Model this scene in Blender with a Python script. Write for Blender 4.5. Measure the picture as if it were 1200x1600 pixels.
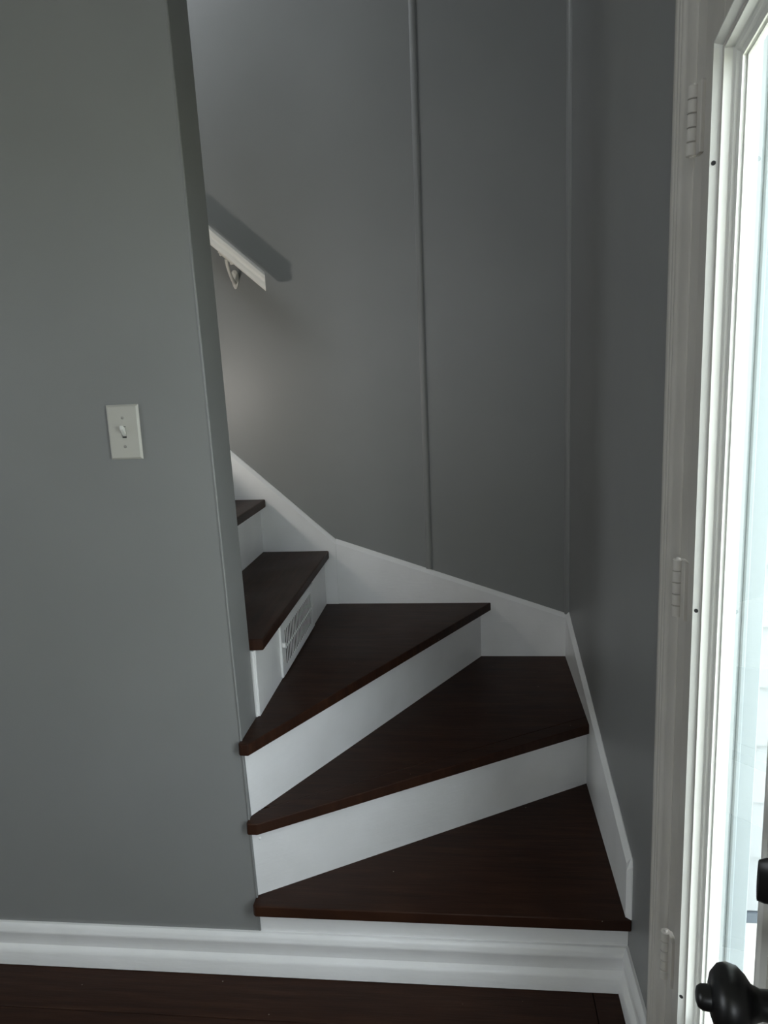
import bpy, bmesh, math, random
from mathutils import Vector, Matrix
random.seed(7)
for o in list(bpy.data.objects): bpy.data.objects.remove(o)
scene = bpy.context.scene
C = scene.collection

# ------------------------------------------------------------------ camera
YAW, PIT, ROL, FPX = 0.1124, -0.1887, -0.0415, 1168.0
cam_d = bpy.data.cameras.new('camera'); cam = bpy.data.objects.new('camera', cam_d); C.objects.link(cam)
cam_d.sensor_fit = 'HORIZONTAL'; cam_d.sensor_width = 36.0
cam_d.lens = 36.0 * FPX / 1200.0
cam_d.shift_x = -3.0 / 1200; cam_d.shift_y = 4.75 / 1200
cam_d.clip_start = 0.02
cy, sy = math.cos(YAW), math.sin(YAW); cp, sp = math.cos(PIT), math.sin(PIT); cr, sr = math.cos(ROL), math.sin(ROL)
fwd0 = Vector((-sy, cy, 0)); rt = Vector((cy, sy, 0)); up0 = Vector((0, 0, 1))
fw = fwd0 * cp + up0 * sp; u2 = up0 * cp - fwd0 * sp
r3 = rt * cr + u2 * sr; u3 = u2 * cr - rt * sr
M3 = Matrix((r3, u3, -fw)).transposed()
cam.matrix_world = Matrix.Translation((0.5249, -1.5097, 1.3902)) @ M3.to_4x4()
scene.camera = cam

# ------------------------------------------------------------------ world, lights, exposure
world = bpy.data.worlds.new('sky'); scene.world = world; world.use_nodes = True
wn = world.node_tree; bg = wn.nodes['Background']
bg.inputs[0].default_value = (0.88, 0.94, 1.0, 1); bg.inputs[1].default_value = 1.6    # even overcast sky
scene.view_settings.view_transform = 'Standard'; scene.view_settings.look = 'None'
scene.view_settings.gamma = 1.0; scene.view_settings.use_curve_mapping = False
scene.view_settings.exposure = 2.72

def portal(name, loc, rot, sx_, sy_):
    l = bpy.data.lights.new(name, 'AREA'); l.shape = 'RECTANGLE'; l.size = sx_; l.size_y = sy_
    l.cycles.is_portal = True
    o = bpy.data.objects.new(name, l); C.objects.link(o); o.location = loc; o.rotation_euler = rot
    return o

# ------------------------------------------------------------------ dimensions (metres)
W, D = 0.849, 1.004             # faces of the skirt boards
WX, WY = 0.861, 1.017           # wall faces
WT = 0.09                       # thickness of the outer wall
T = 0.121                       # partition thickness
LEAN = 0.0172
XL, YB = -3.4, -4.2             # far left wall, wall behind the camera
CEIL, TOP = 2.46, 4.7
Z = [0, 0.193, 0.394, 0.590, 0.784, 0.972, 1.168, 1.366]   # tread tops
TT = 0.028                      # tread thickness
def edge_x(z): return LEAN * (1 - z)

# ------------------------------------------------------------------ materials
MATS = {}
def mat(name, color, rough=0.5, spec=0.5, metal=0.0):
    m = bpy.data.materials.new(name); m.use_nodes = True
    b = m.node_tree.nodes['Principled BSDF']
    b.inputs['Base Color'].default_value = (*color, 1); b.inputs['Roughness'].default_value = rough
    b.inputs['Specular IOR Level'].default_value = spec; b.inputs['Metallic'].default_value = metal
    MATS[name] = m
    return m, m.node_tree.nodes, m.node_tree.links, b
def tex_noise(N, L, scale, detail=4, stretch=None, rough=0.5):
    tc = N.new('ShaderNodeTexCoord'); mp = N.new('ShaderNodeMapping'); nz = N.new('ShaderNodeTexNoise')
    if stretch: mp.inputs['Scale'].default_value = stretch
    nz.inputs['Scale'].default_value = scale; nz.inputs['Detail'].default_value = detail; nz.inputs['Roughness'].default_value = rough
    L.new(tc.outputs['Object'], mp.inputs[0]); L.new(mp.outputs[0], nz.inputs[0])
    return nz
def ramp(N, L, src, stops):
    r = N.new('ShaderNodeValToRGB'); e = r.color_ramp.elements
    e[0].position, e[0].color = stops[0][0], (*stops[0][1], 1)
    e[1].position, e[1].color = stops[-1][0], (*stops[-1][1], 1)
    for p, c in stops[1:-1]:
        k = e.new(p); k.color = (*c, 1)
    L.new(src, r.inputs[0]); return r
def bump(N, L, b, src, strength, dist=0.01, prev=None):
    bp = N.new('ShaderNodeBump'); bp.inputs['Strength'].default_value = strength; bp.inputs['Distance'].default_value = dist
    L.new(src, bp.inputs['Height'])
    if prev: L.new(prev.outputs[0], bp.inputs['Normal'])
    L.new(bp.outputs[0], b.inputs['Normal']); return bp

# grey satin wall paint with faint roller stipple
m, N, L, b = mat('grey_wall_paint', (0.2, 0.205, 0.198), 0.42, 0.42)
n1 = tex_noise(N, L, 3.0, 3); r1 = ramp(N, L, n1.outputs[0], [(0.3, (0.217, 0.221, 0.216)), (0.7, (0.232, 0.236, 0.231))])
L.new(r1.outputs[0], b.inputs['Base Color'])
n2 = tex_noise(N, L, 160, 2); bp = bump(N, L, b, n2.outputs[0], 0.08, 0.002)
n3 = tex_noise(N, L, 5, 3); bump(N, L, b, n3.outputs[0], 0.10, 0.012, bp)

# brushed white gloss paint
m, N, L, b = mat('white_gloss_paint', (0.8, 0.8, 0.79), 0.3, 0.5)
n1 = tex_noise(N, L, 7, 4); r1 = ramp(N, L, n1.outputs[0], [(0.3, (0.76, 0.76, 0.75)), (0.65, (0.82, 0.82, 0.815))])
L.new(r1.outputs[0], b.inputs['Base Color'])
n2 = tex_noise(N, L, 24, 3, (1, 1, 7)); bp = bump(N, L, b, n2.outputs[0], 0.16, 0.003)
n3 = tex_noise(N, L, 90, 2); bump(N, L, b, n3.outputs[0], 0.06, 0.003, bp)

# older creamy paint on the door, hinges and casing
m, N, L, b = mat('cream_door_paint', (0.7, 0.66, 0.6), 0.42, 0.4)
n1 = tex_noise(N, L, 9, 4); r1 = ramp(N, L, n1.outputs[0], [(0.3, (0.50, 0.475, 0.43)), (0.7, (0.56, 0.535, 0.49))])
L.new(r1.outputs[0], b.inputs['Base Color'])
n2 = tex_noise(N, L, 60, 3, (3, 3, 0.4)); bump(N, L, b, n2.outputs[0], 0.1, 0.003)

mat('white_vinyl', (0.72, 0.72, 0.68), 0.45, 0.4)
mat('white_plastic', (0.48, 0.47, 0.425), 0.3, 0.5)
mat('white_rail_paint', (0.8, 0.78, 0.73), 0.35, 0.5)
mat('painted_metal', (0.66, 0.64, 0.59), 0.32, 0.5)
mat('black_metal', (0.006, 0.006, 0.006), 0.38, 0.5)
mat('dark_slot', (0.03, 0.03, 0.03), 0.7, 0.2)
mat('offwhite_wall_paint', (0.6, 0.59, 0.54), 0.6, 0.3)  # unseen room walls, kept light to add ambient fill
mat('screw_metal', (0.32, 0.31, 0.28), 0.5, 0.3)
mat('vent_shadow', (0.055, 0.055, 0.05), 0.7, 0.2)
mat('white_ceiling_paint', (0.75, 0.75, 0.73), 0.8, 0.2)
mat('bronze_stile', (0.16, 0.135, 0.12), 0.5, 0.3)

# espresso stained wood for treads and floor
def wood(name, stretch, dust):
    m, N, L, b = mat(name, (0.03, 0.014, 0.009), 0.45, 0.2)
    n1 = tex_noise(N, L, 9, 6, stretch, 0.6)
    r1 = ramp(N, L, n1.outputs[0], [(0.28, (0.016, 0.0060, 0.0032)), (0.52, (0.029, 0.0110, 0.0055)), (0.75, (0.046, 0.0190, 0.0095))])
    vo = N.new('ShaderNodeTexVoronoi'); vo.inputs['Scale'].default_value = 30
    tc = N.new('ShaderNodeTexCoord'); L.new(tc.outputs['Object'], vo.inputs[0])
    nd = tex_noise(N, L, 420, 2)
    lt = N.new('ShaderNodeMath'); lt.operation = 'LESS_THAN'; lt.inputs[1].default_value = dust
    L.new(vo.outputs['Distance'], lt.inputs[0])
    sepc = N.new('ShaderNodeSeparateColor'); L.new(vo.outputs['Color'], sepc.inputs[0])
    gt = N.new('ShaderNodeMath'); gt.operation = 'GREATER_THAN'; gt.inputs[1].default_value = 0.72
    L.new(sepc.outputs[0], gt.inputs[0])
    mu = N.new('ShaderNodeMath'); mu.operation = 'MULTIPLY'; L.new(lt.outputs[0], mu.inputs[0]); L.new(gt.outputs[0], mu.inputs[1])
    mx = N.new('ShaderNodeMix'); mx.data_type = 'RGBA'
    L.new(mu.outputs[0], mx.inputs[0]); L.new(r1.outputs[0], mx.inputs[6]); mx.inputs[7].default_value = (0.25, 0.22, 0.18, 1)
    L.new(mx.outputs[2], b.inputs['Base Color'])
    rr = tex_noise(N, L, 6, 3)
    mr = N.new('ShaderNodeMapRange'); mr.inputs[3].default_value = 0.40; mr.inputs[4].default_value = 0.6
    L.new(rr.outputs[0], mr.inputs[0]); L.new(mr.outputs[0], b.inputs['Roughness'])
    n2 = tex_noise(N, L, 30, 4, stretch); bump(N, L, b, n2.outputs[0], 0.12, 0.003)
wood('espresso_tread_wood', (0.6, 7, 1), 0.045)
wood('espresso_tread_wood_turned', (7, 0.6, 1), 0.045)
wood('espresso_floor_wood', (0.5, 8, 1), 0.05)

# thin window glass: mirror at grazing angles, clear otherwise
m = bpy.data.materials.new('window_glass'); m.use_nodes = True; MATS['window_glass'] = m
N, L = m.node_tree.nodes, m.node_tree.links
N.remove(N['Principled BSDF']); out = N['Material Output']
tr = N.new('ShaderNodeBsdfTransparent'); tr.inputs[0].default_value = (0.93, 0.965, 0.955, 1)
gl = N.new('ShaderNodeBsdfGlossy'); gl.inputs['Roughness'].default_value = 0.02
lw = N.new('ShaderNodeLayerWeight'); lw.inputs['Blend'].default_value = 0.5
pw5 = N.new('ShaderNodeMath'); pw5.operation = 'POWER'; pw5.inputs[1].default_value = 4.0; L.new(lw.outputs['Facing'], pw5.inputs[0])
fr = N.new('ShaderNodeMath'); fr.operation = 'MULTIPLY_ADD'; fr.inputs[1].default_value = 0.92; fr.inputs[2].default_value = 0.07; L.new(pw5.outputs[0], fr.inputs[0])
mx = N.new('ShaderNodeMixShader'); L.new(fr.outputs[0], mx.inputs[0]); L.new(tr.outputs[0], mx.inputs[1]); L.new(gl.outputs[0], mx.inputs[2])
L.new(mx.outputs[0], out.inputs[0])

m, N, L, b = mat('concrete', (0.6, 0.59, 0.53), 0.85, 0.2)
n1 = tex_noise(N, L, 4, 6); r1 = ramp(N, L, n1.outputs[0], [(0.3, (0.58, 0.56, 0.50)), (0.7, (0.68, 0.66, 0.60))]); L.new(r1.outputs[0], b.inputs['Base Color'])
m, N, L, b = mat('bounce_ground', (0.1, 0.13, 0.05), 0.95, 0.1)  # ground tone made pale to bounce daylight up through the door
n1 = tex_noise(N, L, 20, 6); r1 = ramp(N, L, n1.outputs[0], [(0.3, (0.52, 0.50, 0.30)), (0.7, (0.62, 0.60, 0.40))]); L.new(r1.outputs[0], b.inputs['Base Color'])
mat('siding_white', (0.36, 0.38, 0.38), 0.6, 0.3)
mat('storm_frame', (0.27, 0.31, 0.32), 0.5, 0.4)
mat('strip_grey', (0.12, 0.14, 0.16), 0.6, 0.3)
m = bpy.data.materials.new('lamp_lens'); m.use_nodes = True; MATS['lamp_lens'] = m
bb = m.node_tree.nodes['Principled BSDF']; bb.inputs['Base Color'].default_value = (0.9, 0.88, 0.82, 1)

# ------------------------------------------------------------------ mesh helpers
def link(name, me, m, parent=None):
    o = bpy.data.objects.new(name, me); C.objects.link(o)
    if m: 
        if not me.materials: me.materials.append(MATS[m])
    if parent: o.parent = parent
    return o
def from_bm(name, bm, m, parent=None, bevel=0, seg=1, smooth=False):
    bmesh.ops.remove_doubles(bm, verts=bm.verts, dist=1e-6)
    bmesh.ops.recalc_face_normals(bm, faces=bm.faces)
    if bevel:
        es = [e for e in bm.edges if len(e.link_faces) == 2 and e.calc_face_angle(0) > 0.5]
        bmesh.ops.bevel(bm, geom=es, offset=bevel, segments=seg, profile=0.6, affect='EDGES', clamp_overlap=True)
    if smooth:
        for f in bm.faces: f.smooth = True
    me = bpy.data.meshes.new(name); bm.to_mesh(me); bm.free()
    if smooth:
        try: me.set_sharp_from_angle(angle=math.radians(40))
        except Exception: pass
    return link(name, me, m, parent)
def add_box(bm, a, b):
    x0, y0, z0 = a; x1, y1, z1 = b
    v = [bm.verts.new(p) for p in [(x0,y0,z0),(x1,y0,z0),(x1,y1,z0),(x0,y1,z0),(x0,y0,z1),(x1,y0,z1),(x1,y1,z1),(x0,y1,z1)]]
    for f in ((0,3,2,1),(4,5,6,7),(0,1,5,4),(1,2,6,5),(2,3,7,6),(3,0,4,7)): bm.faces.new([v[i] for i in f])
def box(name, a, b, m, parent=None, bevel=0, seg=1):
    bm = bmesh.new(); add_box(bm, a, b); return from_bm(name, bm, m, parent, bevel, seg)
def add_loft(bm, rings, close=True, caps=True):
    vs = [[bm.verts.new(p) for p in r] for r in rings]
    n = len(vs[0])
    for a, b in zip(vs, vs[1:]):
        for i in range(n if close else n - 1):
            j = (i + 1) % n; bm.faces.new((a[i], a[j], b[j], b[i]))
    if caps:
        bm.faces.new(vs[0][::-1]); bm.faces.new(vs[-1])
def prism_z(name, poly, z0, z1, m, parent=None, bevel=0, seg=1):
    bm = bmesh.new(); add_loft(bm, [[(x, y, z0) for x, y in poly], [(x, y, z1) for x, y in poly]])
    return from_bm(name, bm, m, parent, bevel, seg)
def loft(name, rings, m, parent=None, bevel=0, seg=1, smooth=False, close=True):
    bm = bmesh.new(); add_loft(bm, rings, close); return from_bm(name, bm, m, parent, bevel, seg, smooth)
def lathe(bm, prof, org, axis, n=24):
    # prof: list of (t along axis, radius)
    ax = Vector(axis).normalized(); a = ax.orthogonal().normalized(); b_ = ax.cross(a)
    rings = []
    for t, r in prof:
        rings.append([Vector(org) + ax * t + (a * math.cos(2*math.pi*i/n) + b_ * math.sin(2*math.pi*i/n)) * max(r, 1e-4) for i in range(n)])
    add_loft(bm, rings)
def empty(name, loc=(0, 0, 0), rz=0):
    o = bpy.data.objects.new(name, None); C.objects.link(o); o.location = loc; o.rotation_euler = (0, 0, rz); o.empty_display_size = 0.1
    return o
def tag(o, label, cat, group=None):
    o['label'] = label; o['category'] = cat
    if group: o['group'] = group
    return o
def struct(o, label=None, cat=None):
    o['kind'] = 'structure'
    if label: o['label'] = label
    if cat: o['category'] = cat
    return o

# ================================================================== ROOM SHELL
# floor: sub-floor slab with individual planks on it
fl = struct(box('floor', (XL, YB, -0.12), (WX, D, -0.022), 'espresso_floor_wood'), 'dark espresso plank floor at the foot of the stairs', 'floor')
pw = 0.125
plank_meshes = {}
y = -0.019 + 0.002
row = 0
while y > YB + 0.02:
    x = XL + 0.01 + (-0.9 if row % 2 else -0.35) - random.random() * 0.4
    while x < WX - 0.01:
        ln = 1.55
        a, b_ = max(x, XL + 0.005), min(x + ln, WX - 0.004)
        if b_ - a > 0.05:
            key = round(b_ - a, 3)
            if key not in plank_meshes:
                bm = bmesh.new(); add_box(bm, (0.0008, -pw + 0.0008, -0.022), (b_ - a - 0.0008, -0.0008, 0))
                o = from_bm('plank', bm, 'espresso_floor_wood', fl, 0.0012, 1); plank_meshes[key] = o.data
            else:
                o = link('plank', plank_meshes[key], None, fl)
            o.location = (a, y, random.uniform(-0.0006, 0))
        x += ln
    y -= pw; row += 1

# left partition with the switch: a prism whose free edge leans slightly
z0, z1 = 0.0, CEIL
poly = lambda z: [(XL, 0, z), (edge_x(z), 0, z), (edge_x(z), T, z), (XL, T, z)]
bm = bmesh.new(); add_loft(bm, [poly(z0), poly(z1)])
wl = struct(from_bm('wall_left', bm, 'grey_wall_paint', None, 0.003, 2), 'grey painted partition wall holding the light switch', 'wall')
# thin metal corner bead painted over along the front edge
def lstrip(z): 
    e = edge_x(z); return [(e - 0.004, -0.0012, z), (e - 0.001, -0.0022, z), (e + 0.0012, -0.001, z), (e + 0.0006, 0.004, z), (e - 0.003, 0.004, z)]
loft('corner_bead', [lstrip(0.105), lstrip(CEIL)], 'grey_wall_paint', wl, smooth=True)

struct(box('wall_back', (XL, WY, -0.1), (WX + WT, WY + 0.12, TOP), 'grey_wall_paint'), 'grey painted wall behind the winding stairs', 'wall')
# right wall with the doorway: piers and header
DY0, DY1 = -1.115, -0.372      # door opening along y
DH = 2.05
bm = bmesh.new()
add_box(bm, (WX, DY1, -0.1), (WX + WT, WY, TOP)); add_box(bm, (WX, DY0, DH), (WX + WT, DY1, TOP)); add_box(bm, (WX, YB, -0.1), (WX + WT, DY0, TOP))
add_box(bm, (WX, DY0, -0.1), (WX + WT, DY1, -0.0))
struct(from_bm('wall_right', bm, 'grey_wall_paint'), 'grey painted wall between stairs and door', 'wall')
# far left wall and rear wall (beside and behind the camera), each with an unseen window added for daylight
def wall_x(name, x0, x1, ya, yb, za, zb, hy0, hy1, hz0, hz1, m):
    bm = bmesh.new()
    add_box(bm, (x0, ya, za), (x1, hy0, zb)); add_box(bm, (x0, hy1, za), (x1, yb, zb))
    add_box(bm, (x0, hy0, za), (x1, hy1, hz0)); add_box(bm, (x0, hy0, hz1), (x1, hy1, zb))
    return struct(from_bm(name, bm, m))
wall_x('wall_far_left', XL - 0.12, XL, YB, WY, -0.1, TOP, -2.2, -1.2, 1.0, 2.1, 'offwhite_wall_paint')
bm = bmesh.new()
add_box(bm, (XL, YB - 0.12, -0.1), (-0.6, YB, CEIL)); add_box(bm, (0.7, YB - 0.12, -0.1), (WX, YB, CEIL))
add_box(bm, (-0.6, YB - 0.12, -0.1), (0.7, YB, 1.45)); add_box(bm, (-0.6, YB - 0.12, 2.1), (0.7, YB, CEIL))
struct(from_bm('wall_rear', bm, 'offwhite_wall_paint'))
bm = bmesh.new(); add_box(bm, (XL, YB, CEIL), (WX, T, CEIL + 0.25)); struct(from_bm('ceiling', bm, 'white_ceiling_paint'))
bm = bmesh.new()      # upper stairwell wall with an unseen upstairs window added for daylight
UX0, UX1, UZ0, UZ1 = -2.1, -0.6, 3.05, 4.35
add_box(bm, (XL, 0.0, CEIL + 0.25), (UX0, T, TOP)); add_box(bm, (UX1, 0.0, CEIL + 0.25), (WX, T, TOP))
add_box(bm, (UX0, 0.0, CEIL + 0.25), (UX1, T, UZ0)); add_box(bm, (UX0, 0.0, UZ1), (UX1, T, TOP))
struct(from_bm('wall_stairwell_upper', bm, 'grey_wall_paint'))
bm = bmesh.new(); add_box(bm, (XL, 0.0, TOP), (WX + WT, WY, TOP + 0.1)); struct(from_bm('ceiling_stairwell', bm, 'white_ceiling_paint'))
portal('daylight_portal_rear', (0.05, YB - 0.05, 1.775), (math.radians(90), 0, 0), 1.3, 0.65)
portal('daylight_portal_left', (XL - 0.05, -1.7, 1.55), (0, math.radians(-90), 0), 1.1, 1.0)
portal('daylight_portal_upstairs', (-1.35, -0.02, 3.7), (math.radians(90), 0, 0), 1.5, 1.3)
portal('daylight_portal_door', (WX + 0.2, -0.745, 1.05), (0, math.radians(90), 0), 2.0, 0.72)

# ------------------------------------------------------------------ wall battens
def vstrip(name, poly, z0, z1, m, parent=None):
    return loft(name, [[(x, y, z0) for x, y in poly], [(x, y, z1) for x, y in poly]], m, parent, smooth=True)
bx_ = 0.3835
struct(vstrip('trim_1', [(bx_ - 0.011, WY + 0.002), (bx_ - 0.010, WY - 0.004), (bx_ - 0.004, WY - 0.0075), (bx_ + 0.005, WY - 0.0075), (bx_ + 0.0105, WY - 0.004), (bx_ + 0.011, WY + 0.002)], 0.7125, TOP, 'grey_wall_paint'),
       'slim grey batten covering the seam of the rear wall panels', 'batten')
struct(vstrip('trim_2', [(WX + 0.001, WY + 0.001), (WX - 0.015, WY + 0.001), (WX - 0.0145, WY - 0.004), (WX - 0.011, WY - 0.010), (WX - 0.0055, WY - 0.0145), (WX + 0.001, WY - 0.016)], 0.545, TOP, 'grey_wall_paint'),
       'grey quarter-round strip in the corner above the stairs', 'batten')

# ------------------------------------------------------------------ skirt boards of the stair
def prism_y(name, poly, y0, y1, m, parent=None, bevel=0, seg=1):
    return loft(name, [[(x, y0, z) for x, z in poly], [(x, y1, z) for x, z in poly]], m, parent, bevel, seg)
def prism_x(name, poly, x0, x1, m, parent=None, bevel=0, seg=1):
    return loft(name, [[(x0, y, z) for y, z in poly], [(x1, y, z) for y, z in poly]], m, parent, bevel, seg)
sl = 0.915; CH, CD = 0.015, 0.010          # eased upper edge: height and depth
z3 = 0.8215 + 1.7603 * sl
struct(loft('trim_3', [[(0.0603, y_, 0.3), (0.0603, y_, 0.8215 - c_), (-1.7, y_, z3 - c_ * 1.1), (-1.7, y_, 0.9)] for y_, c_ in ((D - 0.002, CH), (D + CD - 0.002, 0), (WY + 0.002, 0))], 'white_gloss_paint'),
       'white skirt board climbing steeply behind the upper steps', 'skirt board')
struct(loft('trim_4', [[(WX - 0.001, y_, 0.1), (WX - 0.001, y_, 0.5435 - c_), (0.0605, y_, 0.824 - c_), (0.0605, y_, 0.1)] for y_, c_ in ((D, CH), (D + CD, 0), (WY + 0.002, 0))], 'white_gloss_paint'),
       'white skirt board sloping gently under the rear wall corner', 'skirt board')
struct(loft('trim_5', [[(x_, -0.029 + c_ * 0.6, Z[1] + 0.0005), (x_, -0.029 + c_ * 0.6, 0.322 - c_), (x_, -0.020, 0.340 - c_), (x_, D + 0.004, 0.556 - c_), (x_, D + 0.004, Z[1] + 0.0005)] for x_, c_ in ((W, CH), (W + CD, 0), (WX + 0.002, 0))], 'white_gloss_paint'),
       'white skirt board running up the right wall beside the lowest steps', 'skirt board')
# ------------------------------------------------------------------ baseboards (moulded profile)
prof = [(0.0, 0.104), (0.006, 0.1035), (0.0105, 0.099), (0.012, 0.092), (0.0145, 0.087), (0.015, 0.080), (0.0125, 0.076), (0.0125, 0.050), (0.015, 0.0475), (0.0205, 0.043), (0.0235, 0.034), (0.0245, 0.001), (0.0, 0.001)]
struct(loft('baseboard_front', [[(XL, -p, z) for p, z in prof], [(W + 0.012 - p, -p, z) for p, z in prof]], 'white_gloss_paint', None, 0, 1, True),
       'white moulded baseboard under the partition and the lowest riser', 'baseboard')
struct(loft('baseboard_right', [[(W + 0.012 - p, -0.0 - p, z) for p, z in prof], [(W + 0.012 - p, -0.236, z) for p, z in prof]], 'white_gloss_paint', None, 0, 1, True),
       'short white baseboard between the bottom step and door casing', 'baseboard')

# ================================================================== STAIRCASE
st = tag(empty('staircase', (0.4, 0.4, 0)), 'winder staircase with espresso treads and white risers turning left', 'staircase')
def part(o, parent):
    o.parent = parent; o.matrix_parent_inverse = Matrix.Translation(-Vector(parent.location)); return o
def line_offset(p, q, d):
    v = Vector((q[0]-p[0], q[1]-p[1])); n = Vector((v.y, -v.x)).normalized()   # towards the front/right
    return (p[0] + n.x*d, p[1] + n.y*d), (q[0] + n.x*d, q[1] + n.y*d)
def at_y(p, q, y): k = (y - p[1]) / (q[1] - p[1]); return (p[0] + k * (q[0] - p[0]), y)
def at_x(p, q, x): k = (x - p[0]) / (q[0] - p[0]); return (x, p[1] + k * (q[1] - p[1]))
RB = ((0.0, 0.0), (W, 0.524)); RC = ((0.0, 0.0), (0.5585, D)); XD, XE, RUN = 0.0165, -0.200, 0.2205
NO = 0.031
# tread 1
e1 = edge_x(Z[1]) - 0.004
def tread(poly, i, m='espresso_tread_wood'):
    o = prism_z('tread', poly, Z[i] - TT, Z[i], m, None, 0.005, 3)
    return part(o, st)
tread([(e1, 0.004), (e1, -0.026), (e1 + 0.006, -NO), (WX - 0.001, -NO), (WX - 0.001, -0.03 + 0.02), (W + 0.004, -0.01), (W + 0.004, 0.535), (0.02, 0.03)], 1)
nb = line_offset(*RB, NO); nc = line_offset(*RC, NO)
e2 = edge_x(Z[2]) - 0.004
tab = -0.0175
sa_, sb_ = at_x(nb[0], nb[1], 0.06), at_x(nb[0], nb[1], W + 0.004)
seam_l, seam_r = (0.045, 0.0535), (W + 0.004, sb_[1] + 0.050)
gap = 0.0011
tread([(e2, 0.004), (e2, tab + 0.004), (e2 + 0.004, tab), at_y(*nb, tab), sb_, seam_r, seam_l, (0.004, 0.03)], 2)
o = prism_z('tread', [(seam_l[0], seam_l[1] + gap), (seam_r[0], seam_r[1] + gap), (W + 0.004, D + 0.003), (0.54, D + 0.003), (0.02, 0.055)], Z[2] - TT, Z[2] - 0.0004, 'espresso_tread_wood', None, 0.0012); part(o, st)
e3 = edge_x(Z[3]) - 0.004
tread([(e3, 0.004), (e3, tab + 0.004), (e3 + 0.004, tab), at_y(*nc, tab), at_y(*nc, D + 0.003), (XD - 0.02, D + 0.003), (XD - 0.02, 0.14), (edge_x(Z[3]) + 0.0005, 0.1205)], 3)
tread([(edge_x(Z[4]) + 0.008, T + 0.0005), (XD + 0.020, T + 0.003), (XD + 0.018, D + 0.0), (XE - 0.03, D + 0.0), (XE - 0.03, T + 0.0005)], 4, 'espresso_tread_wood_turned')
for i in (5, 6, 7):
    xr = XE - (i - 5) * RUN
    tread([(xr + 0.020, T + 0.0005), (xr + 0.020, D), (xr - RUN - 0.03, D), (xr - RUN - 0.03, T + 0.0005)], i, 'espresso_tread_wood_turned')
# risers, 18 mm boards
def riser(p, q, za, zb, th=0.016):
    v = Vector((q[0]-p[0], q[1]-p[1])); n = Vector((-v.y, v.x)).normalized() * th
    o = prism_z('riser', [p, q, (q[0]+n.x, q[1]+n.y), (p[0]+n.x, p[1]+n.y)], za, zb, 'white_gloss_paint', None, 0.0006)
    return part(o, st)
riser((0.011, 0.0), (WX - 0.0004, 0.0), 0.0, Z[1] - TT)
rB = riser((0.002, 0.0), at_x(*RB, W + 0.003), Z[1] - 0.001, Z[2] - TT)
rC = riser((0.002, 0.0), at_y(*RC, D), Z[2] - 0.001, Z[3] - TT)
rD = riser((XD, T + 0.002), (XD, D), Z[3] - 0.001, Z[4] - TT)
for i in (4, 5, 6):
    xr = XE - (i - 4) * RUN
    riser((xr, T + 0.001), (xr, D), Z[i] - 0.001, Z[i + 1] - TT)
# narrow filler post between the partition and the fourth riser
part(prism_z('filler_strip', [(edge_x(0.69) + 0.0005, T - 0.004), (XD - 0.004, T - 0.004), (XD - 0.004, T + 0.012), (edge_x(0.69) - 0.01, T + 0.012)], Z[3] - 0.001, Z[4] - TT, 'white_gloss_paint', None, 0.002), st)
# proud nail heads on the risers
def nail(px, r=0.0028):
    bm = bmesh.new(); n = Vector((0.52, -0.85, 0)).normalized()
    lathe(bm, [(-0.002, r), (0.0022, r), (0.0036, r * 0.5)], px, n, 10)
    part(from_bm('nail_head', bm, 'white_gloss_paint', None, 0, 1, True), st)
nail((0.026, 0.0157, 0.337), 0.0036); nail((0.335, 0.6022, 0.549), 0.0045)

# ------------------------------------------------------------------ floor register on the fourth riser
vr = tag(empty('air_vent', (XD, 0.55, Z[3] + 0.004)), 'white louvred air register screwed to the riser of the middle winder', 'vent')
V0, V1, H0, H1 = 0.338, 0.762, 0.595, 0.738
bm = bmesh.new(); xf = XD
ft = 0.0062
for (a, b_) in (((V0, H0), (V0 + 0.034, H1)), ((V1 - 0.034, H0), (V1, H1)), ((V0 + 0.034, H0), (V1 - 0.034, H0 + 0.022)), ((V0 + 0.034, H1 - 0.024), (V1 - 0.034, H1)), ((V0 + 0.034, 0.661), (V1 - 0.034, 0.667))):
    add_box(bm, (xf, a[0], a[1]), (xf + ft, b_[0], b_[1]))
part(from_bm('frame', bm, 'white_gloss_paint', None, 0.0012), vr)
part(box('backing', (xf + 0.0003, V0 + 0.03, H0 + 0.02), (xf + 0.0045, V1 - 0.03, H1 - 0.022), 'vent_shadow'), vr)
lou = None
for (za, zb) in ((H0 + 0.020, 0.663), (0.665, H1 - 0.022)):
    k = 0; yv = V0 + 0.038
    while yv < V1 - 0.04:
        if lou is None or k == 0:
            bm = bmesh.new()
            add_loft(bm, [[(0, 0, 0), (0.0007, 0.0003, 0), (0.0007, 0.0062, 0), (0, 0.0065, 0)], [(0, 0, zb - za), (0.0007, 0.0003, zb - za), (0.0007, 0.0062, zb - za), (0, 0.0065, zb - za)]])
            o = from_bm('louvre', bm, 'white_gloss_paint'); lou = o.data
        else: o = link('louvre', lou, None)
        o.parent = vr; o.location = (xf + 0.0045 - vr.location.x, yv - vr.location.y, za - vr.location.z)
        yv += 0.0178; k += 1
for ys, zs in ((V0 + 0.012, 0.640), (V1 - 0.012, 0.664)):
    bm = bmesh.new(); lathe(bm, [(0, 0.004), (0.0015, 0.004), (0.0022, 0.002)], (xf + ft, ys, zs), (1, 0, 0), 10)
    part(from_bm('screw', bm, 'painted_metal', None, 0, 1, True), vr)
# small damper tab
part(box('lever', (xf + ft - 0.001, V0 + 0.010, 0.677), (xf + ft + 0.008, V0 + 0.016, 0.690), 'white_gloss_paint', None, 0.001), vr)

# ------------------------------------------------------------------ handrail
RY = 0.935
hr = tag(empty('handrail', (-0.105, 0.95, 1.66)), 'white moulded wooden handrail bracketed to the grey stairwell wall', 'handrail')
ang = math.atan(0.885); ca, sa = math.cos(ang), math.sin(ang)
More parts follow.
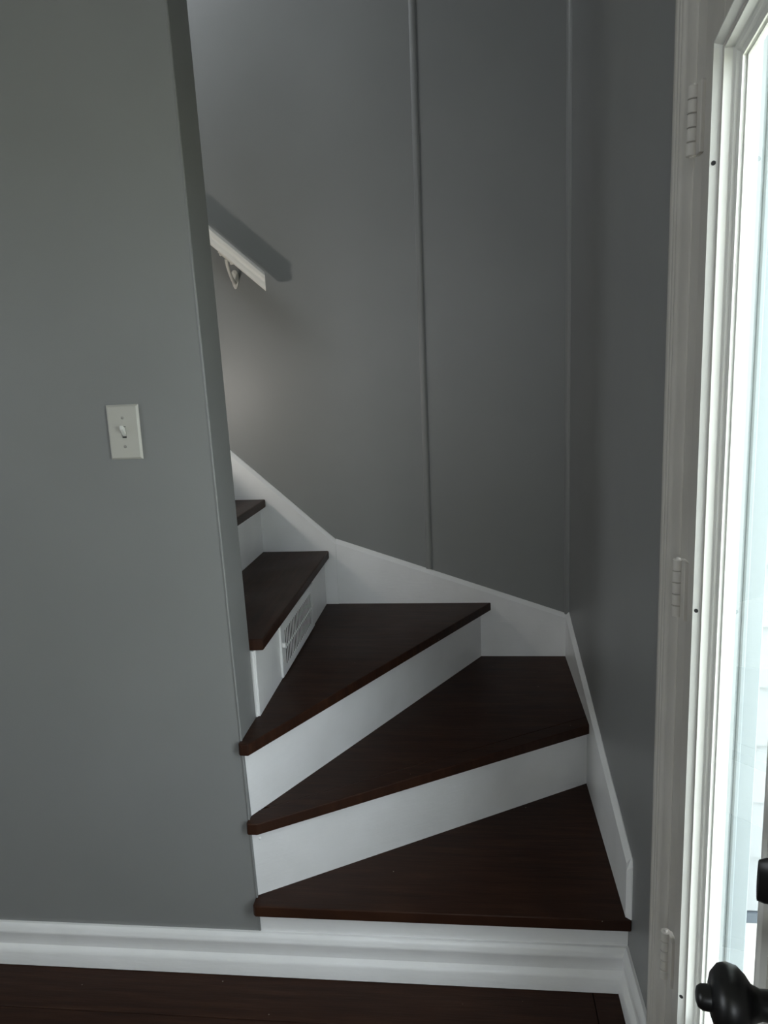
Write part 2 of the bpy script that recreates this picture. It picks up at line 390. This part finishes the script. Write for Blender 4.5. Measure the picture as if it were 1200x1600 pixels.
# section (y, h): h perpendicular to the run, measured from rail underside
sec = [(-0.020, 0.0), (0.020, 0.0), (0.0235, 0.0035), (0.0235, 0.011), (0.0195, 0.016), (0.0195, 0.021), (0.0235, 0.027), (0.0225, 0.036), (0.015, 0.0415), (0.0, 0.043), (-0.015, 0.0415), (-0.0225, 0.036), (-0.0235, 0.027), (-0.0195, 0.021), (-0.0195, 0.016), (-0.0235, 0.011), (-0.0235, 0.0035)]
def rail_ring(x):
    r_ = []
    for yy, h in sec:
        xx = x - (yy + 0.0235) * 0.32          # slightly back-cut end
        r_.append((xx, RY + yy, 1.6585 + (-0.103 - xx) * 0.885 + h / ca))
    return r_
part(loft('rail', [rail_ring(-0.103), rail_ring(-1.9)], 'white_rail_paint', None, 0, 1, True), hr)
def bracket(xb):
    zb = 1.6585 + (-0.103 - xb) * 0.885
    zc = zb - 0.052
    e = empty('bracket', (xb, WY, zc)); e.parent = hr; e.matrix_parent_inverse = Matrix.Translation(-Vector(hr.location))
    def sub(o): o.parent = e; o.matrix_parent_inverse = Matrix.Translation(-(Vector(e.location))); return o
    # wall plate: teardrop
    bm = bmesh.new(); ring = []
    n = 20
    for i in range(n):
        t = 2 * math.pi * i / n
        w = 0.0125 + 0.003 * math.sin(t)
        ring.append((w * math.cos(t), 0.031 * math.sin(t)))
    add_loft(bm, [[(xb + a, WY - 0.0005, zc - 0.008 + c) for a, c in ring], [(xb + a, WY - 0.004, zc - 0.008 + c) for a, c in ring], [(xb + a * 0.75, WY - 0.006, zc - 0.008 + c * 0.85) for a, c in ring]])
    sub(from_bm('plate', bm, 'painted_metal', None, 0, 1, True))
    for dz in (-0.030, 0.012):
        bm = bmesh.new(); lathe(bm, [(0, 0.0035), (0.0015, 0.0035), (0.0025, 0.0015)], (xb, WY - 0.0055, zc + dz), (0, -1, 0), 10)
        sub(from_bm('screw', bm, 'painted_metal', None, 0, 1, True))
    # curved arm out and up to the underside of the rail
    pts = [(WY - 0.003, zc - 0.018, 0.0075), (WY - 0.016, zc - 0.018, 0.0065), (WY - 0.034, zc - 0.010, 0.006), (WY - 0.056, zc + 0.006, 0.0055), (WY - 0.074, zc + 0.026, 0.0055), (RY, zc + 0.046, 0.006)]
    rings = []
    for k, (yy, zz, r) in enumerate(pts):
        a = Vector(pts[max(0, k-1)][:2]); b_ = Vector(pts[min(len(pts)-1, k+1)][:2]); t = (b_ - a).normalized(); nn = Vector((-t.y, t.x))
        rings.append([(xb + r * math.cos(q * math.pi / 5), yy + nn.x * r * math.sin(q * math.pi / 5), zz + nn.y * r * math.sin(q * math.pi / 5)) for q in range(10)])
    bm = bmesh.new(); add_loft(bm, rings); sub(from_bm('arm', bm, 'painted_metal', None, 0, 1, True))
    # saddle strap under the rail with two screw lugs
    bm = bmesh.new()
    for s0, s1, hw in ((-0.030, 0.030, 0.008),):
        rr = []
        for s in (s0, s0 * 0.6, 0, s1 * 0.6, s1):
            w = hw if abs(s) < 0.02 else hw * 0.7
            cx_, cz_ = xb - s * ca, zb + s * sa
            rr.append([(cx_, RY - w, cz_ - 0.0005), (cx_, RY + w, cz_ - 0.0005), (cx_ - 0.003 * sa, RY + w, cz_ - 0.0045), (cx_ - 0.003 * sa, RY - w, cz_ - 0.0045)])
        add_loft(bm, rr)
    sub(from_bm('saddle', bm, 'painted_metal', None, 0, 1, True))
    for s in (-0.022, 0.022):
        bm = bmesh.new(); lathe(bm, [(0, 0.005), (0.003, 0.005), (0.006, 0.0025)], (xb - s * ca, RY, zb + s * sa - 0.004), (-sa, 0, -ca), 10)
        sub(from_bm('screw', bm, 'painted_metal', None, 0, 1, True))
bracket(-0.232)

# step lamp low on the stair side of the partition: lights the rail from below
sx_, sz_ = -0.575, 1.34
sl_ = tag(empty('step_lamp', (sx_, T, sz_)), 'small square step lamp on the stair side of the partition', 'lamp')
part(box('housing', (sx_ - 0.05, T, sz_ - 0.07), (sx_ + 0.05, T + 0.010, sz_ + 0.07), 'white_plastic', None, 0.002), sl_)
part(box('lens', (sx_ - 0.042, T + 0.010, sz_ - 0.055), (sx_ + 0.042, T + 0.013, sz_ + 0.055), 'lamp_lens', None, 0.001), sl_)
ld = bpy.data.lights.new('step_lamp_light', 'AREA'); ld.shape = 'SQUARE'; ld.size = 0.084; ld.energy = 0.46; ld.color = (1.0, 0.95, 0.88)
lo = bpy.data.objects.new('step_lamp_light', ld); C.objects.link(lo); lo.location = (sx_, T + 0.015, sz_); lo.rotation_euler = (math.radians(90), 0, 0)
lo.rotation_euler = (math.radians(90), 0, math.radians(0))
lo.parent = sl_; lo.matrix_parent_inverse = Matrix.Translation(-Vector(sl_.location))

# ------------------------------------------------------------------ light switch
sx, sz = -0.1895, 1.289
sw = tag(empty('light_switch', (sx, 0, sz)), 'white toggle light switch plate on the grey partition wall', 'light switch')
a, c = 0.035, 0.0572
slot = (0.0052, 0.0122)
rings = [[(sx - a, -0.0005, sz - c), (sx + a, -0.0005, sz - c), (sx + a, -0.0005, sz + c), (sx - a, -0.0005, sz + c)],
         [(sx - a, -0.002, sz - c), (sx + a, -0.002, sz - c), (sx + a, -0.002, sz + c), (sx - a, -0.002, sz + c)],
         [(sx - a + 0.004, -0.006, sz - c + 0.004), (sx + a - 0.004, -0.006, sz - c + 0.004), (sx + a - 0.004, -0.006, sz + c - 0.004), (sx - a + 0.004, -0.006, sz + c - 0.004)],
         [(sx - slot[0], -0.006, sz - slot[1]), (sx + slot[0], -0.006, sz - slot[1]), (sx + slot[0], -0.006, sz + slot[1]), (sx - slot[0], -0.006, sz + slot[1])],
         [(sx - slot[0], -0.001, sz - slot[1]), (sx + slot[0], -0.001, sz - slot[1]), (sx + slot[0], -0.001, sz + slot[1]), (sx - slot[0], -0.001, sz + slot[1])]]
bm = bmesh.new(); add_loft(bm, rings); part(from_bm('plate', bm, 'white_plastic', None), sw)
part(box('switch_slot', (sx - 0.005, -0.0022, sz - 0.012), (sx + 0.005, -0.0015, sz + 0.012), 'dark_slot'), sw)
tg = [[(sx - 0.0042, -0.002, sz - 0.0095), (sx + 0.0042, -0.002, sz - 0.0095), (sx + 0.0042, -0.002, sz + 0.0105), (sx - 0.0042, -0.002, sz + 0.0105)],
      [(sx - 0.0040, -0.007, sz - 0.004), (sx + 0.0040, -0.007, sz - 0.004), (sx + 0.0040, -0.007, sz + 0.010), (sx - 0.0040, -0.007, sz + 0.010)],
      [(sx - 0.0033, -0.017, sz + 0.007), (sx + 0.0033, -0.017, sz + 0.007), (sx + 0.0033, -0.016, sz + 0.0145), (sx - 0.0033, -0.016, sz + 0.0145)]]
bm = bmesh.new(); add_loft(bm, tg); part(from_bm('toggle', bm, 'white_vinyl', None, 0.0008, 2), sw)  # lighter material than the plate: the toggle's lit look is put into its colour
for dz in (-0.030, 0.030):
    bm = bmesh.new(); lathe(bm, [(-0.001, 0.0032), (0.0006, 0.0032), (0.0012, 0.0022)], (sx, -0.006, sz + dz), (0, -1, 0), 12)
    o = part(from_bm('screw', bm, 'screw_metal', None, 0, 1, True), sw)
    s2 = box('slot', (sx - 0.0005, -0.0075, sz + dz - 0.0024), (sx + 0.0005, -0.0068, sz + dz + 0.0024), 'dark_slot'); s2.parent = o; s2.matrix_parent_inverse = Matrix.Translation(-Vector(sw.location)) 

# ================================================================== DOORWAY
# casing with fluted profile; outer edge towards the stairs
cas = [(0.0, 0.0), (0.0, -0.010), (0.002, -0.015), (0.008, -0.0185), (0.020, -0.0185), (0.023, -0.0165), (0.026, -0.0175), (0.031, -0.0175), (0.034, -0.0155), (0.038, -0.0165), (0.043, -0.0165), (0.046, -0.0145), (0.064, -0.0135), (0.094, -0.0125), (0.098, -0.010), (0.098, 0.0)]
CE = -0.240           # outer edge
struct(loft('trim_6', [[(WX + p, CE - s, 0.0) for s, p in cas], [(WX + p, CE - s, DH + 0.09 - s * 0.9) for s, p in cas]], 'cream_door_paint', None, 0, 1, True),
       'fluted off-white door casing beside the stairs', 'door casing')
CE2 = DY0 - 0.132
struct(loft('trim_7', [[(WX + p, CE2 + s, 0.0) for s, p in cas], [(WX + p, CE2 + s, DH + 0.09 - s * 0.9) for s, p in cas]], 'cream_door_paint', None, 0, 1, True))
struct(loft('trim_8', [[(WX + p, CE - s, DH + 0.088 - s * 0.9) for s, p in cas], [(WX + p, CE2 + s, DH + 0.088 - s * 0.9) for s, p in cas]], 'cream_door_paint', None, 0, 1, True))
# jamb boards
struct(box('trim_9', (WX - 0.0095, DY1 - 0.019, 0), (WX + 0.036, DY1 + 0.036, DH), 'cream_door_paint', None, 0.0015), 'off-white door jamb on the hinge side', 'door jamb')
struct(box('trim_13', (WX + 0.036, DY1 - 0.031, 0), (WX + WT + 0.004, DY1 + 0.036, DH), 'storm_frame', None, 0.002), 'blue-grey outer door frame seen through the door glass', 'door frame')
struct(box('trim_14', (WX + 0.062, DY1 - 0.036, 0), (WX + 0.070, DY1 - 0.028, DH), 'storm_frame', None, 0.002))
struct(box('trim_10', (WX - 0.0095, DY0 - 0.036, 0), (WX + WT + 0.004, DY0 + 0.012, DH), 'cream_door_paint', None, 0.0015))
struct(box('trim_11', (WX - 0.0095, DY0 + 0.012, DH - 0.02), (WX + WT + 0.004, DY1 - 0.019, DH + 0.036), 'cream_door_paint', None, 0.0015))
struct(box('trim_12', (WX - 0.005, DY0 + 0.012, 0), (WX + WT + 0.04, DY1 - 0.019, 0.012), 'bronze_stile', None, 0.002))

# door leaf, ajar by ~6.5 degrees, local frame: s along the leaf from the hinge, t out of the room side (towards the room is -t)
AJ = math.radians(7.0)
HX, HY = 0.8375, -0.4000
door = empty('door_1', (HX, HY, 0)); struct(door, 'off-white glazed entry door standing slightly ajar', 'door')
dv = Vector((-math.sin(AJ), -math.cos(AJ), 0)); tv = Vector((math.cos(AJ), -math.sin(AJ), 0))   # tv points outdoors
def dp(s, t, z): return (Vector((HX, HY, 0)) + dv * s + tv * t + Vector((0, 0, z)))[:]
T0, T1 = 0.006, 0.046            # leaf faces
DW = 0.690
def dprism(name, poly, m, parent, z0, z1, bevel=0, seg=1):
    return part2(loft(name, [[dp(s, t, z0) for s, t in poly], [dp(s, t, z1) for s, t in poly]], m, None, bevel, seg), parent)
def part2(o, parent):
    o.parent = parent; o.matrix_parent_inverse = Matrix.Translation(-Vector((HX, HY, 0))); return o
LS0, LS1, LZ0, LZ1 = 0.108, 0.500, 0.405, 1.757       # lite frame, outer edge
GI = 0.030                                            # frame width to the glass
def dbox(bm, s0, s1, t0, t1, za, zb):
    pts = [dp(s, t, z) for z in (za, zb) for s, t in ((s0, t0), (s1, t0), (s1, t1), (s0, t1))]
    v = [bm.verts.new(p) for p in pts]
    for f in ((0,3,2,1),(4,5,6,7),(0,1,5,4),(1,2,6,5),(2,3,7,6),(3,0,4,7)): bm.faces.new([v[i] for i in f])
def stile(name, s0, s1, za, zb):
    bm = bmesh.new(); dbox(bm, s0, s1, T0, T1, za, zb); return part2(from_bm(name, bm, 'cream_door_paint', None, 0.0015), door)
stile('hinge_stile', 0.004, LS0 + 0.014, 0.014, 2.028)
stile('latch_stile', LS1 - 0.014, DW, 0.014, 2.028)
stile('top_rail', LS0 + 0.014, LS1 - 0.014, LZ1 - 0.014, 2.028)
stile('bottom_rail', LS0 + 0.014, LS1 - 0.014, 0.014, LZ0 + 0.014)
# moulded lite frame, room side and street side: mitred profile round the glass
def lite_frame(side):
    if side == 'room': pf = [(0.0, T0 + 0.001), (0.0, T0 - 0.006), (0.002, T0 - 0.0085), (0.005, T0 - 0.009), (0.016, T0 + 0.012), (0.021, T0 + 0.013), (0.023, T0 + 0.0165), (GI, T0 + 0.018), (GI, T0 + 0.020), (0.015, T0 + 0.020), (0.015, T0 + 0.001)]
    else: pf = [(0.0, T1 - 0.001), (0.0, T1 + 0.002), (0.002, T1 + 0.003), (0.012, T1 + 0.003), (0.016, T1 - 0.010), (0.021, T1 - 0.0115), (GI, T1 - 0.013), (GI, T1 - 0.016), (0.015, T1 - 0.016), (0.015, T1 - 0.001)]
    rings = []
    for (sg, zg, cs, cz) in ((LS0, LZ0, 1, 1), (LS1, LZ0, -1, 1), (LS1, LZ1, -1, -1), (LS0, LZ1, 1, -1)):
        rings.append([dp(sg + cs * d_, t, zg + cz * d_) for d_, t in pf])
    rings.append(rings[0])
    bm = bmesh.new(); add_loft(bm, rings, True, False)
    return part2(from_bm('lite_frame', bm, 'white_vinyl', None, 0, 1, False), door)
lfr = lite_frame('room'); lite_frame('street')
gm = 0.5 * (T0 + T1)
bm = bmesh.new(); v = [bm.verts.new(dp(s, gm, z)) for s, z in ((LS0 + 0.016, LZ0 + 0.016), (LS1 - 0.016, LZ0 + 0.016), (LS1 - 0.016, LZ1 - 0.016), (LS0 + 0.016, LZ1 - 0.016))]; bm.faces.new(v)
part2(from_bm('glass_pane', bm, 'window_glass', None), door)
# screw holes in the lite frame
for zz in (0.46, 1.06, 1.62):
    bm = bmesh.new(); 
    o_ = Vector(dp(LS0 + 0.0072, T0 - 0.0048, zz)); ax = (dv * 0.886 - tv * 0.464)
    lathe(bm, [(-0.001, 0.0028), (0.0005, 0.0028)], o_, ax, 12)
    part2(from_bm('screw_hole', bm, 'dark_slot', None), door)
# hinges: barrel of five knuckles, two leaves
for zc in (0.4239, 1.0552, 1.7027):
    he = empty('hinge', (HX, HY, zc)); he.parent = door; he.matrix_parent_inverse = Matrix.Translation(-Vector((HX, HY, 0)))
    hl = 0.089
    for k in range(5):
        bm = bmesh.new(); za = zc - hl/2 + k * hl/5
        lathe(bm, [(0.0004, 0.0068), (0.0012, 0.0078), (hl/5 - 0.0012, 0.0078), (hl/5 - 0.0004, 0.0068)], (HX - 0.004, HY + 0.010, za), (0, 0, 1), 14)
        o = from_bm('knuckle', bm, 'cream_door_paint', None, 0, 1, True); o.parent = he; o.matrix_parent_inverse = Matrix.Translation(-Vector((HX, HY, zc)))
    bm = bmesh.new(); lathe(bm, [(0, 0.0030), (hl + 0.002, 0.0030), (hl + 0.003, 0.0022)], (HX - 0.004, HY + 0.010, zc - hl/2 - 0.001), (0, 0, 1), 10)
    o = from_bm('pin', bm, 'cream_door_paint', None, 0, 1, True); o.parent = he; o.matrix_parent_inverse = Matrix.Translation(-Vector((HX, HY, zc)))
    bm = bmesh.new(); add_box(bm, (HX - 0.001, HY - 0.014, zc - hl/2), (HX + 0.006, HY + 0.010, zc + hl/2))
    o = from_bm('hinge_leaf', bm, 'cream_door_paint', None, 0.0008); o.parent = he; o.matrix_parent_inverse = Matrix.Translation(-Vector((HX, HY, zc)))
# knob set (black): rose, neck, knob, turn button
KS, KZ = 0.618, 0.919
kn = empty('door_knob', dp(KS, T0, KZ)); kn['label'] = 'black round door knob'; kn.parent = door; kn.matrix_parent_inverse = Matrix.Translation(-Vector((HX, HY, 0)))
def kpart(o, e): o.parent = e; o.matrix_parent_inverse = Matrix.Translation(-Vector(e.location)); return o
inw = -tv
bm = bmesh.new(); lathe(bm, [(-0.002, 0.033), (0.004, 0.033), (0.008, 0.030), (0.010, 0.022), (0.012, 0.014)], dp(KS, T0, KZ), inw, 32); kpart(from_bm('rose', bm, 'black_metal', None, 0, 1, True), kn)
bm = bmesh.new(); lathe(bm, [(0.008, 0.013), (0.022, 0.0115), (0.036, 0.0105), (0.042, 0.013), (0.046, 0.019), (0.051, 0.0238), (0.058, 0.0255), (0.064, 0.0240), (0.069, 0.0185), (0.071, 0.0125), (0.0715, 0.008)], dp(KS, T0, KZ), inw, 36); kpart(from_bm('knob', bm, 'black_metal', None, 0, 1, True), kn)
bm = bmesh.new(); lathe(bm, [(0.068, 0.0095), (0.077, 0.0090), (0.080, 0.007), (0.081, 0.004)], dp(KS, T0, KZ), inw, 20); kpart(from_bm('turn_button', bm, 'black_metal', None, 0, 1, True), kn)
DZ = 1.022
de = empty('deadbolt', dp(KS, T0, DZ)); de['label'] = 'black deadbolt thumb turn'; de.parent = door; de.matrix_parent_inverse = Matrix.Translation(-Vector((HX, HY, 0)))
bm = bmesh.new(); lathe(bm, [(-0.002, 0.032), (0.006, 0.032), (0.012, 0.028), (0.014, 0.020)], dp(KS, T0, DZ), inw, 32); kpart(from_bm('rose', bm, 'black_metal', None, 0, 1, True), de)
bm = bmesh.new()
tvn = []
for (h, w) in ((0.012, 0.007), (0.022, 0.005), (0.038, 0.0048), (0.043, 0.003)):
    hh = 0.0185 if h < 0.040 else 0.0165
    tvn.append([Vector(dp(KS + w * math.cos(q*math.pi/6), T0 - h, DZ + hh * math.sin(q*math.pi/6)))[:] for q in range(12)])
add_loft(bm, tvn); kpart(from_bm('thumb_turn', bm, 'black_metal', None, 0, 1, True), de)

# ================================================================== OUTDOORS
struct(box('ground', (-14, -14, -0.9), (16, 14, -0.6), 'bounce_ground'))
struct(box('porch_floor', (WX + WT, -3.0, -0.6), (3.4, 0.75, -0.16), 'concrete', None, 0.01), 'pale concrete porch floor seen through the door glass', 'porch floor')
pwall = struct(box('wall_porch', (WX + WT, 0.44, -0.16), (3.4, 0.56, 2.6), 'siding_white'), 'white board wall outside the door glass', 'wall')
bd = None
for k in range(16):
    bm = None
    if bd is None:
        bm = bmesh.new(); add_loft(bm, [[(0, 0, 0), (0, -0.018, 0.004), (0, -0.006, 0.168), (0, 0, 0.168)], [(2.38, 0, 0), (2.38, -0.018, 0.004), (2.38, -0.006, 0.168), (2.38, 0, 0.168)]])
        o = from_bm('board', bm, 'siding_white', pwall); bd = o.data
    else: o = link('board', bd, None, pwall)
    o.location = (WX + WT + 0.005, 0.44, -0.13 + k * 0.166)
o = box('base_strip', (WX + WT + 0.005, 0.415, -0.16), (3.39, 0.44, -0.13), 'strip_grey', pwall)  # dark blue-grey strip along the foot of the board wall
